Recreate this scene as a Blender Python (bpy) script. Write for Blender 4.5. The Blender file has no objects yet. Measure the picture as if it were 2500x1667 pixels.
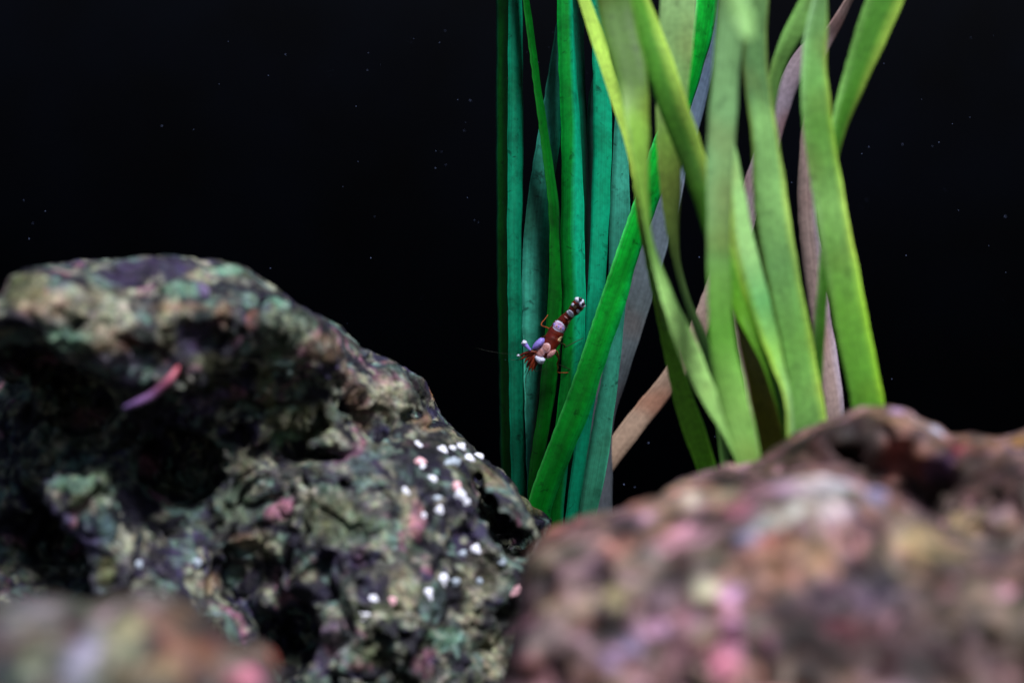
import bpy, bmesh, math, random
import numpy as np
from mathutils import Vector
from mathutils.bvhtree import BVHTree

# ------------------------------------------------------------------ measures
# metres; the camera stands at the origin and looks along +Y.
T = 0.2286                      # half width of the view over distance
FOCUS = 0.35
def at(px, py, d):
    """point seen at pixel (px, py) of the 2500 x 1667 photograph at distance d"""
    return np.array([(px - 1250.0) / 1250.0 * T * d, d, -(py - 833.5) / 1250.0 * T * d])
def mpp(d): return T * d / 1250.0
FLOOR = -0.080

sc = bpy.context.scene
C = sc.collection

# ------------------------------------------------------------------ camera
cam = bpy.data.cameras.new('camera'); cam_o = bpy.data.objects.new('camera', cam); C.objects.link(cam_o)
cam_o.rotation_euler = (math.radians(90), 0, 0)
cam.sensor_width = 36; cam.lens = 18.0 / T
cam.clip_start = 0.005; cam.clip_end = 20
cam.dof.use_dof = True; cam.dof.focus_distance = FOCUS; cam.dof.aperture_fstop = 16.0
sc.camera = cam_o

# ------------------------------------------------------------------ light
SUN_EL, SUN_AZ = 52.0, 158.0    # azimuth clockwise from +Y: the lamp is above, to the right and in front
w = bpy.data.worlds.new('World'); sc.world = w; w.use_nodes = True
nt = w.node_tree; nt.nodes.clear()
sky = nt.nodes.new('ShaderNodeTexSky'); sky.sky_type = 'NISHITA'; sky.sun_disc = False
sky.sun_elevation = math.radians(SUN_EL); sky.sun_rotation = math.radians(SUN_AZ)
bgn = nt.nodes.new('ShaderNodeBackground'); bgn.inputs['Strength'].default_value = 0.034
wo = nt.nodes.new('ShaderNodeOutputWorld')
nt.links.new(sky.outputs[0], bgn.inputs[0]); nt.links.new(bgn.outputs[0], wo.inputs[0])
sl = bpy.data.lights.new('sun', 'SUN'); sl.energy = 5.0; sl.angle = math.radians(16); sl.color = (0.96, 0.955, 1.0)
so = bpy.data.objects.new('sun', sl); C.objects.link(so)
el, az = math.radians(SUN_EL), math.radians(SUN_AZ)
sv = Vector((math.sin(az) * math.cos(el), math.cos(az) * math.cos(el), math.sin(el)))
so.rotation_euler = (-sv).to_track_quat('-Z', 'Y').to_euler()
so.location = sv * 1.0
vs = sc.view_settings
vs.view_transform = 'Standard'; vs.look = 'None'; vs.gamma = 1; vs.use_curve_mapping = False; vs.exposure = 0.35

# ------------------------------------------------------------------ helpers
def lin(r, g, b):
    f = lambda c: (c / 255 / 12.92) if c <= 10 else ((c / 255 + 0.055) / 1.055) ** 2.4
    return np.array([f(r), f(g), f(b)])

def tag(o, label=None, cat=None, group=None, kind=None):
    if label: o['label'] = label
    if cat: o['category'] = cat
    if group: o['group'] = group
    if kind: o['kind'] = kind
    return o

def mesh_obj(name, verts, faces, mat, parent=None, smooth=True, cols=None, attrs=None):
    me = bpy.data.meshes.new(name)
    verts = np.asarray(verts, np.float32); faces = np.asarray(faces, np.int32)
    if faces.ndim == 2:
        n = faces.shape[1]
        me.vertices.add(len(verts)); me.vertices.foreach_set('co', verts.ravel())
        me.loops.add(faces.size); me.loops.foreach_set('vertex_index', faces.ravel())
        me.polygons.add(len(faces)); me.polygons.foreach_set('loop_start', np.arange(0, faces.size, n, dtype=np.int32))
        me.update(calc_edges=True); me.validate()
    if smooth: me.polygons.foreach_set('use_smooth', np.ones(len(me.polygons), bool))
    if cols is not None:
        a = me.color_attributes.new('tint', 'FLOAT_COLOR', 'POINT')
        c4 = np.ones((len(verts), 4), np.float32); c4[:, :3] = cols
        a.data.foreach_set('color', c4.ravel())
    for k, v in (attrs or {}).items():
        a = me.attributes.new(k, 'FLOAT', 'POINT'); a.data.foreach_set('value', np.asarray(v, np.float32))
    me.materials.append(mat)
    o = bpy.data.objects.new(name, me); C.objects.link(o)
    if parent is not None:
        o.parent = parent
        o.matrix_parent_inverse = parent.matrix_basis.inverted()
    return o

def empty(name, loc):
    o = bpy.data.objects.new(name, None); C.objects.link(o); o.location = loc
    o.empty_display_size = 0.01
    return o

# vectorised gradient noise --------------------------------------------------
_G = np.random.RandomState(7).normal(size=(256, 3)); _G /= np.linalg.norm(_G, axis=1)[:, None]; _G = _G.astype(np.float32)
_P = np.random.RandomState(11).permutation(256).astype(np.int32); _P = np.concatenate([_P, _P, _P])
def pn(P, s, seed=0):
    Q = (P / s + seed * 17.31).astype(np.float32)
    I = np.floor(Q); F = Q - I; I = I.astype(np.int32) & 255
    U = F * F * F * (F * (F * 6 - 15) + 10)
    out = 0
    for dx in (0, 1):
        a = _P[(I[:, 0] + dx) & 255]; wx = U[:, 0] if dx else 1 - U[:, 0]
        for dy in (0, 1):
            b = _P[a + ((I[:, 1] + dy) & 255)]; wy = U[:, 1] if dy else 1 - U[:, 1]
            for dz in (0, 1):
                g = _G[_P[b + ((I[:, 2] + dz) & 255)]]; wz = U[:, 2] if dz else 1 - U[:, 2]
                out = out + wx * wy * wz * (g[:, 0] * (F[:, 0] - dx) + g[:, 1] * (F[:, 1] - dy) + g[:, 2] * (F[:, 2] - dz))
    return out * 1.6

def smin(a, b, k):
    h = np.clip(0.5 + 0.5 * (b - a) / k, 0, 1)
    return b * (1 - h) + a * h - k * h * (1 - h)
def smax(a, b, k): return -smin(-a, -b, k)

def poly_sdf(x, y, poly):
    p = np.asarray(poly, np.float32); n = len(p)
    d = np.full(x.shape, 1e9, np.float32); inside = np.zeros(x.shape, bool)
    for i in range(n):
        a = p[i]; b = p[(i + 1) % n]; e = b - a
        wx, wy = x - a[0], y - a[1]
        h = np.clip((wx * e[0] + wy * e[1]) / (e @ e), 0, 1)
        d = np.minimum(d, (wx - e[0] * h) ** 2 + (wy - e[1] * h) ** 2)
        c = (a[1] > y) != (b[1] > y)
        if abs(e[1]) > 1e-9:
            inside ^= c & (x < e[0] * (y - a[1]) / e[1] + a[0])
    d = np.sqrt(d)
    return np.where(inside, -d, d)

def ell(P, c, r):
    q = (P - c) / r
    k0 = np.sqrt((q * q).sum(1)); k1 = np.sqrt(((q / r) ** 2).sum(1)) + 1e-9
    return k0 * (k0 - 1) / k1

def pe(px, py, d, rx, ry, rd):      # ellipsoid measured on the photograph
    m = mpp(d)
    return (at(px, py, d).astype(np.float32), np.array([rx * m, rd, ry * m], np.float32))

def build_field(bb, vox, base, full, band=0.0045):
    """base(P): cheap distance; full(P, d): adds relief. returns surface-net mesh"""
    lo, hi = np.array(bb[0]), np.array(bb[1]); B = 8
    nb = np.ceil((hi - lo) / (vox * B)).astype(int); n = nb * B
    F = np.empty(n, np.float32)
    cb = [lo[k] + (np.arange(nb[k]) + 0.5) * B * vox for k in range(3)]
    G = np.stack(np.meshgrid(*cb, indexing='ij'), -1).reshape(-1, 3).astype(np.float32)
    dc = base(G)
    F[:] = np.where(dc > 0, 1, -1).reshape(nb).repeat(B, 0).repeat(B, 1).repeat(B, 2) * 0.01
    sel = np.nonzero(np.abs(dc) < B * vox * 0.9 + band)[0]
    off = np.stack(np.meshgrid(*[np.arange(B)] * 3, indexing='ij'), -1).reshape(-1, 3)
    for ch in np.array_split(sel, max(1, len(sel) // 2500)):
        ijk = np.stack(np.unravel_index(ch, nb), -1) * B
        idx = (ijk[:, None, :] + off[None]).reshape(-1, 3)
        P = (lo + idx * vox).astype(np.float32)
        d = base(P); m = np.abs(d) < band
        d[m] = full(P[m], d[m])
        F[idx[:, 0], idx[:, 1], idx[:, 2]] = d
    # close the box
    F[0] = F[-1] = 0.01; F[:, 0] = F[:, -1] = 0.01; F[:, :, 0] = F[:, :, -1] = 0.01
    # surface nets
    S = F < 0
    nx, ny, nz = F.shape
    cnt = np.zeros((nx - 1, ny - 1, nz - 1), np.int8)
    for dx in (0, 1):
        for dy in (0, 1):
            for dz in (0, 1):
                cnt += S[dx:nx - 1 + dx, dy:ny - 1 + dy, dz:nz - 1 + dz]
    cells = np.nonzero((cnt > 0) & (cnt < 8)); ci = np.stack(cells, -1)
    vid = np.full(cnt.shape, -1, np.int32); vid[cells] = np.arange(len(ci))
    acc = np.zeros((len(ci), 3), np.float32); num = np.zeros(len(ci), np.float32)
    corners = [(a, b, c) for a in (0, 1) for b in (0, 1) for c in (0, 1)]
    val = {c: F[ci[:, 0] + c[0], ci[:, 1] + c[1], ci[:, 2] + c[2]] for c in corners}
    for a in corners:
        for ax in range(3):
            if a[ax]: continue
            b = list(a); b[ax] = 1; b = tuple(b)
            va, vb = val[a], val[b]; m = (va < 0) != (vb < 0)
            t = np.where(m, va / np.where(m, va - vb, 1), 0)
            p = np.array(a, np.float32)[None] + t[:, None] * np.eye(3, dtype=np.float32)[ax][None]
            acc[m] += p[m]; num[m] += 1
    V = lo + (ci + acc / num[:, None]) * vox
    quads = []
    for ax in range(3):
        sl0 = [slice(0, -1)] * 3; sl0 = [slice(1, -1)] * 3; sl0[ax] = slice(0, -1)
        sl1 = list(sl0); sl1[ax] = slice(1, None)
        A, Bq = S[tuple(sl0)], S[tuple(sl1)]
        u, v = (ax + 1) % 3, (ax + 2) % 3
        for flip, m in ((0, A & ~Bq), (1, ~A & Bq)):
            e = np.stack(np.nonzero(m), -1)
            e[:, u] += 1; e[:, v] += 1
            def cell(du, dv):
                q = e.copy(); q[:, u] += du; q[:, v] += dv
                return vid[q[:, 0], q[:, 1], q[:, 2]]
            q4 = [cell(-1, -1), cell(0, -1), cell(0, 0), cell(-1, 0)]
            if flip: q4 = q4[::-1]
            quads.append(np.stack(q4, -1))
    Q = np.concatenate(quads); Q = Q[(Q >= 0).all(1)]
    return V.astype(np.float32), Q

# ------------------------------------------------------------------ materials
def new_mat(name):
    m = bpy.data.materials.new(name); m.use_nodes = True
    nt = m.node_tree; nt.nodes.clear()
    out = nt.nodes.new('ShaderNodeOutputMaterial')
    return m, nt, out
def N(nt, t, **kw):
    n = nt.nodes.new(t)
    for k, v in kw.items():
        if k in n.inputs: n.inputs[k].default_value = v
        else: setattr(n, k, v)
    return n

def rock_material(name, contrast=1.0, fine=900.0, bump=0.0007):
    """albedo from the painted encrustations and painted shade times fine procedural mottling"""
    m, nt, out = new_mat(name); L = nt.links.new
    tc = N(nt, 'ShaderNodeTexCoord')
    a = N(nt, 'ShaderNodeAttribute', attribute_name='tint')
    n1 = N(nt, 'ShaderNodeTexNoise', Scale=fine * 0.42, Detail=5.0, Roughness=0.62, Distortion=0.6)
    n2 = N(nt, 'ShaderNodeTexNoise', Scale=fine * 1.6, Detail=3.0, Roughness=0.6)
    v = N(nt, 'ShaderNodeTexVoronoi', Scale=fine * 0.55); v.feature = 'SMOOTH_F1'
    for n in (n1, n2, v): L(tc.outputs['Object'], n.inputs['Vector'])
    mr = N(nt, 'ShaderNodeMapRange'); mr.inputs[1].default_value = 0.36; mr.inputs[2].default_value = 0.66
    mr.inputs[3].default_value = 1 - 0.78 * contrast; mr.inputs[4].default_value = 1 + 0.75 * contrast
    L(n1.outputs[0], mr.inputs[0])
    mr2 = N(nt, 'ShaderNodeMapRange'); mr2.inputs[1].default_value = 0.3; mr2.inputs[2].default_value = 0.7
    mr2.inputs[3].default_value = 0.6; mr2.inputs[4].default_value = 1.35
    L(n2.outputs[0], mr2.inputs[0])
    mu = N(nt, 'ShaderNodeMath', operation='MULTIPLY'); L(mr.outputs[0], mu.inputs[0]); L(mr2.outputs[0], mu.inputs[1])
    vm = N(nt, 'ShaderNodeVectorMath', operation='SCALE'); L(a.outputs['Color'], vm.inputs[0]); L(mu.outputs[0], vm.inputs['Scale'])
    # slight hue drift
    n3 = N(nt, 'ShaderNodeTexNoise', Scale=fine * 0.8, Detail=2.0); L(tc.outputs['Object'], n3.inputs['Vector'])
    hs = N(nt, 'ShaderNodeMix', data_type='RGBA', blend_type='OVERLAY'); hs.inputs[0].default_value = 0.3
    L(vm.outputs[0], hs.inputs[6]); L(n3.outputs['Color'], hs.inputs[7])
    bs = N(nt, 'ShaderNodeBsdfPrincipled'); bs.inputs['Roughness'].default_value = 0.62
    bs.inputs['Specular IOR Level'].default_value = 0.3
    L(hs.outputs[2], bs.inputs['Base Color'])
    ad = N(nt, 'ShaderNodeMath', operation='ADD'); L(n1.outputs[0], ad.inputs[0])
    m3 = N(nt, 'ShaderNodeMath', operation='MULTIPLY'); m3.inputs[1].default_value = 0.35; L(n2.outputs[0], m3.inputs[0])
    L(m3.outputs[0], ad.inputs[1])
    m4 = N(nt, 'ShaderNodeMath', operation='MULTIPLY'); m4.inputs[1].default_value = 0.5; L(v.outputs['Distance'], m4.inputs[0])
    a2 = N(nt, 'ShaderNodeMath', operation='ADD'); L(ad.outputs[0], a2.inputs[0]); L(m4.outputs[0], a2.inputs[1])
    bp = N(nt, 'ShaderNodeBump', Strength=1.0, Distance=bump); L(a2.outputs[0], bp.inputs['Height'])
    L(bp.outputs[0], bs.inputs['Normal']); L(bs.outputs[0], out.inputs[0])
    return m

def leaf_material(name, grime=0.35, transl=0.45, tr_tint=(1, 1, 0.8), rough=0.45):
    m, nt, out = new_mat(name); L = nt.links.new
    tc = N(nt, 'ShaderNodeTexCoord')
    a = N(nt, 'ShaderNodeAttribute', attribute_name='tint')
    u = N(nt, 'ShaderNodeAttribute', attribute_name='across'); v = N(nt, 'ShaderNodeAttribute', attribute_name='along')
    cx = N(nt, 'ShaderNodeCombineXYZ'); L(u.outputs['Fac'], cx.inputs[0]); L(v.outputs['Fac'], cx.inputs[1])
    mp = N(nt, 'ShaderNodeMapping'); mp.inputs['Scale'].default_value = (15, 0.35, 1); L(cx.outputs[0], mp.inputs['Vector'])
    st = N(nt, 'ShaderNodeTexNoise', Scale=1.0, Detail=4.0, Roughness=0.6); L(mp.outputs[0], st.inputs['Vector'])
    mr = N(nt, 'ShaderNodeMapRange'); mr.inputs[1].default_value = 0.3; mr.inputs[2].default_value = 0.7
    mr.inputs[3].default_value = 0.80; mr.inputs[4].default_value = 1.18; L(st.outputs[0], mr.inputs[0])
    # algae film: soft dark blotches and specks
    g1 = N(nt, 'ShaderNodeTexNoise', Scale=110.0, Detail=5.0, Roughness=0.7, Distortion=0.4); L(tc.outputs['Object'], g1.inputs['Vector'])
    gr = N(nt, 'ShaderNodeMapRange'); gr.inputs[1].default_value = 0.5; gr.inputs[2].default_value = 0.72
    gr.inputs[3].default_value = 1.0; gr.inputs[4].default_value = 1 - grime; L(g1.outputs[0], gr.inputs[0])
    g3 = N(nt, 'ShaderNodeTexNoise', Scale=520.0, Detail=4.0, Roughness=0.65, Distortion=0.8); L(tc.outputs['Object'], g3.inputs['Vector'])
    g3r = N(nt, 'ShaderNodeMapRange'); g3r.inputs[1].default_value = 0.6; g3r.inputs[2].default_value = 0.7
    g3r.inputs[3].default_value = 1.0; g3r.inputs[4].default_value = 1 - grime; L(g3.outputs[0], g3r.inputs[0])
    g2 = N(nt, 'ShaderNodeTexNoise', Scale=1300.0, Detail=2.0); L(tc.outputs['Object'], g2.inputs['Vector'])
    gs = N(nt, 'ShaderNodeMapRange'); gs.inputs[1].default_value = 0.35; gs.inputs[2].default_value = 0.65
    gs.inputs[3].default_value = 0.88; gs.inputs[4].default_value = 1.12; L(g2.outputs[0], gs.inputs[0])
    p = N(nt, 'ShaderNodeMath', operation='MULTIPLY'); L(mr.outputs[0], p.inputs[0]); L(gr.outputs[0], p.inputs[1])
    p2 = N(nt, 'ShaderNodeMath', operation='MULTIPLY'); L(p.outputs[0], p2.inputs[0]); L(gs.outputs[0], p2.inputs[1])
    sb = N(nt, 'ShaderNodeMath', operation='SUBTRACT'); L(u.outputs['Fac'], sb.inputs[0]); sb.inputs[1].default_value = 0.5
    ab = N(nt, 'ShaderNodeMath', operation='ABSOLUTE'); L(sb.outputs[0], ab.inputs[0])
    em = N(nt, 'ShaderNodeMapRange'); em.inputs[1].default_value = 0.44; em.inputs[2].default_value = 0.49; em.inputs[3].default_value = 1.0; em.inputs[4].default_value = 1.55  # edge highlight painted into the colour along both margins
    L(ab.outputs[0], em.inputs[0]); pe_ = N(nt, 'ShaderNodeMath', operation='MULTIPLY'); L(p2.outputs[0], pe_.inputs[0]); L(em.outputs[0], pe_.inputs[1]); p2 = pe_
    p3 = N(nt, 'ShaderNodeMath', operation='MULTIPLY'); L(p2.outputs[0], p3.inputs[0]); L(g3r.outputs[0], p3.inputs[1]); p2 = p3
    vm = N(nt, 'ShaderNodeVectorMath', operation='SCALE'); L(a.outputs['Color'], vm.inputs[0]); L(p2.outputs[0], vm.inputs['Scale'])
    bs = N(nt, 'ShaderNodeBsdfPrincipled'); bs.inputs['Roughness'].default_value = rough
    bs.inputs['Specular IOR Level'].default_value = 0.25
    L(vm.outputs[0], bs.inputs['Base Color'])
    tm = N(nt, 'ShaderNodeVectorMath', operation='MULTIPLY'); tm.inputs[1].default_value = tr_tint; L(vm.outputs[0], tm.inputs[0])
    tb = N(nt, 'ShaderNodeBsdfTranslucent'); L(tm.outputs[0], tb.inputs['Color'])
    mx = N(nt, 'ShaderNodeMixShader'); mx.inputs[0].default_value = transl
    L(bs.outputs[0], mx.inputs[1]); L(tb.outputs[0], mx.inputs[2])
    bp = N(nt, 'ShaderNodeBump', Strength=0.3, Distance=0.00015); L(st.outputs[0], bp.inputs['Height'])
    L(bp.outputs[0], bs.inputs['Normal'])
    L(mx.outputs[0], out.inputs[0])
    return m

def plain_material(name, col, rough=0.5, emis=None, spec=0.4, noise=None, attr=False, sss=0.0):
    m, nt, out = new_mat(name); L = nt.links.new
    bs = N(nt, 'ShaderNodeBsdfPrincipled'); bs.inputs['Roughness'].default_value = rough
    bs.inputs['Specular IOR Level'].default_value = spec
    bs.inputs['Base Color'].default_value = (*col, 1)
    if sss:
        bs.inputs['Subsurface Weight'].default_value = sss; bs.inputs['Subsurface Radius'].default_value = (0.0006, 0.0003, 0.0003)
        bs.inputs['Subsurface Scale'].default_value = 1.0
    if noise or attr:
        tc = N(nt, 'ShaderNodeTexCoord')
        n1 = N(nt, 'ShaderNodeTexNoise', Scale=(noise or (1000, 0))[0], Detail=3.0); L(tc.outputs['Object'], n1.inputs['Vector'])
        mr = N(nt, 'ShaderNodeMapRange'); k = (noise or (0, 0.3))[1]
        mr.inputs[1].default_value = 0.3; mr.inputs[2].default_value = 0.7; mr.inputs[3].default_value = 1 - k; mr.inputs[4].default_value = 1 + k
        L(n1.outputs[0], mr.inputs[0])
        vm = N(nt, 'ShaderNodeVectorMath', operation='SCALE'); L(mr.outputs[0], vm.inputs['Scale'])
        if attr:
            a = N(nt, 'ShaderNodeAttribute', attribute_name='tint'); L(a.outputs['Color'], vm.inputs[0])
        else: vm.inputs[0].default_value = col
        L(vm.outputs[0], bs.inputs['Base Color'])
    L(bs.outputs[0], out.inputs[0])
    return m

# ------------------------------------------------------------------ the tank
def box(name, lo, hi, mat, parent=None):
    x0, y0, z0 = lo; x1, y1, z1 = hi
    v = [(x0, y0, z0), (x1, y0, z0), (x1, y1, z0), (x0, y1, z0), (x0, y0, z1), (x1, y0, z1), (x1, y1, z1), (x0, y1, z1)]
    f = [(0, 3, 2, 1), (4, 5, 6, 7), (0, 1, 5, 4), (1, 2, 6, 5), (2, 3, 7, 6), (3, 0, 4, 7)]
    return mesh_obj(name, v, f, mat, parent, smooth=False)
m_back = plain_material('black_panel', (0.0007, 0.0013, 0.0034), 0.6, noise=(30, 0.5), spec=0.1)
m_floor = plain_material('dark_sand', (0.012, 0.012, 0.014), 0.9, noise=(900, 0.6), spec=0.1)
tag(box('wall_back', (-0.6, 0.62, FLOOR), (0.6, 0.63, 0.40), m_back), kind='structure')
tag(box('ground', (-0.6, -0.05, FLOOR - 0.02), (0.6, 0.62 - 0.0005, FLOOR), m_floor), kind='structure')

# ------------------------------------------------------------------ rocks
def make_rock(name, label, ells, caves, sil, bb, vox, mat, palette, spots, low=(0.0032, 0.014), mid=(0.0016, 0.005),
              pit=(0.0035, 0.0042), fine=(0.0007, 0.0019), seed=0, ksil=0.004, kun=0.008, sst=1.0, alb=.62, cuts=()):
    cuts = [pe(*e) for e in cuts]
    ells = [pe(*e) for e in ells]; caves = [pe(*e) for e in caves]
    def base(P):
        d = ell(P, *ells[0])
        for e in ells[1:]: d = smin(d, ell(P, *e), kun)
        px = P[:, 0] / (T * P[:, 1]) * 1250 + 1250; py = 833.5 - P[:, 2] / (T * P[:, 1]) * 1250
        d = smax(d, poly_sdf(px, py, sil) * (T / 1250) * P[:, 1], ksil)
        for c in caves: d = smax(d, -ell(P, *c), 0.003)
        for c in cuts: d = np.maximum(d, -ell(P, *c))
        return d.astype(np.float32)
    def full(P, d):
        W = P + 0.0022 * np.stack([pn(P, 0.006, seed + 31), pn(P, 0.006, seed + 32), pn(P, 0.006, seed + 33)], -1)
        h = -low[0] * pn(W, low[1], seed + 1)
        px = P[:, 0] / (T * P[:, 1]) * 1250 + 1250; py = 833.5 - P[:, 2] / (T * P[:, 1]) * 1250
        s = poly_sdf(px, py, sil) * (T / 1250) * P[:, 1]
        d = smax(d + h, s, ksil * 0.4)
        ed = np.clip(-s / 0.006, 0.22, 1)               # calmer relief at the measured outline
        n1 = pn(W, mid[1], seed + 2); n2 = pn(W, pit[1], seed + 3); n6 = pn(W, pit[1] * .5, seed + 9)
        d = d + ed * (mid[0] * (np.abs(n1) - 0.25) + pit[0] * np.maximum(0, n2 - 0.12) + pit[0] * .5 * np.maximum(0, n6 - 0.14))
        n3 = pn(W, fine[1], seed + 4)
        d = d + (0.35 + 0.65 * ed) * (fine[0] * n3 + 0.5 * fine[0] * np.abs(pn(P, fine[1] * 0.45, seed + 5)))
        for c in cuts: d = smax(d, -ell(P, *c) + .0006 * n3, 0.0006)
        return d
    V, Q = build_field(bb, vox, base, full)
    # encrusting colours: patches chosen by noise from the palette
    n = len(V); cols = np.tile(np.array(palette[0][0]), (n, 1)).astype(np.float32)
    Wv = V + 0.002 * np.stack([pn(V, 0.004, seed + 41), pn(V, 0.004, seed + 42), pn(V, 0.004, seed + 43)], -1)
    for k, (c, s, th, soft) in enumerate(palette[1:]):
        f = pn(Wv, s, seed + 50 + k * 3) + 0.5 * pn(Wv, s * 0.4, seed + 51 + k * 3)
        a = np.clip((f - th) / soft, 0, 1)[:, None]
        cols = cols * (1 - a) + np.array(c) * a
    me_tmp = BVHTree.FromPolygons([tuple(v) for v in V.tolist()], Q.tolist())
    Pj = 0.35 * pn(V, 0.0035, seed + 71) + 0.25 * pn(V, 0.0015, seed + 72)
    for (px, py, rx, ry, c, st) in spots:  # crust colours, and in places painted shade
        d = Vector(at(px, py, 1.0)); loc, nrm, i, dist = me_tmp.ray_cast(Vector((0, 0, 0)), d.normalized())
        if loc is None: continue
        m = mpp(loc.y); D = (V - np.array(loc)) / np.array([rx * m, max(rx, ry) * m * 2.4, ry * m])
        r = np.sqrt((D * D).sum(1)) + Pj * 0.9
        a = (np.clip((1.15 - r) / 0.5, 0, 1) * min(1, st * sst))[:, None]
        cols = cols * (1 - a) + np.array(c) * a
    root = mesh_obj(name, V, Q, mat, cols=np.clip(cols * alb, 0.004, 0.92))
    tag(root, label, 'rock')
    print(name, len(V), len(Q))
    return root, me_tmp

cream = lin(176, 172, 140); sage = lin(132, 152, 122); olive = lin(104, 108, 66); umber = lin(82, 64, 54)
plum = lin(62, 50, 84); night = lin(34, 30, 46); pinkc = lin(196, 130, 150); lilac = lin(150, 120, 186)
mint = lin(140, 190, 160); rust = lin(150, 96, 74); black = lin(14, 13, 16); tan = lin(170, 138, 110); white = lin(240, 236, 244)

m_rock_l = rock_material('crusty_rock', .7, 1200)
SIL_L = [(-500, 900), (-150, 800), (0, 725), (25, 672), (110, 640), (213, 632), (300, 630), (393, 617), (500, 627), (595, 648),
         (659, 691), (712, 733), (765, 765), (840, 797), (882, 850), (925, 866), (989, 882), (1040, 925), (1061, 967),
         (1074, 1010), (1127, 1063), (1180, 1116), (1223, 1148), (1254, 1180), (1318, 1222), (1352, 1266), (1340, 1310),
         (1310, 1420), (1280, 1600), (1250, 2400), (-800, 2400)]
E_L = [(330, 800, .285, 400, 190, .026), (30, 760, .280, 190, 95, .024), (640, 900, .298, 240, 220, .022), (820, 1010, .315, 210, 200, .02), (980, 1090, .330, 190, 160, .016),
       (1130, 1200, .338, 190, 120, .014), (1250, 1290, .342, 130, 100, .012),
       (480, 1120, .305, 330, 330, .02), (900, 1330, .302, 350, 290, .028), (1020, 1480, .300, 260, 330, .026),
       (820, 1620, .295, 330, 300, .028), (250, 1150, .285, 90, 240, .014), (130, 1300, .305, 420, 420, .018), (330, 1440, .285, 280, 140, .02),
       (620, 1900, .30, 700, 400, .035), (0, 1700, .30, 600, 500, .035), (1050, 1900, .30, 260, 420, .03),
       (600, 2150, .30, 850, 260, .05)]
C_L = [(400, 1190, .268, 150, 165, .030), (90, 1010, .262, 210, 170, .028), (100, 1330, .268, 150, 130, .026),
       (482, 832, .258, 80, 68, .011), (690, 1590, .272, 75, 110, .018), (1210, 1280, .325, 60, 85, .012), (600, 1430, .27, 90, 80, .012),
       (780, 1115, .285, 90, 40, .012)]
PAL_L = [(lin(78, 78, 76),), (lin(72, 78, 58), .007, .1, .3), (lin(92, 110, 100), .0055, .05, .25), (lin(60, 54, 86), .0075, .05, .28), (lin(150, 104, 124), .007, .40, .2),
         (lin(160, 162, 142), .0026, .12, .25), (lin(26, 24, 38), .0032, .10, .22), (lin(24, 20, 40), .010, .26, .2), (lin(116, 144, 136), .0045, .36, .2)]
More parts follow.
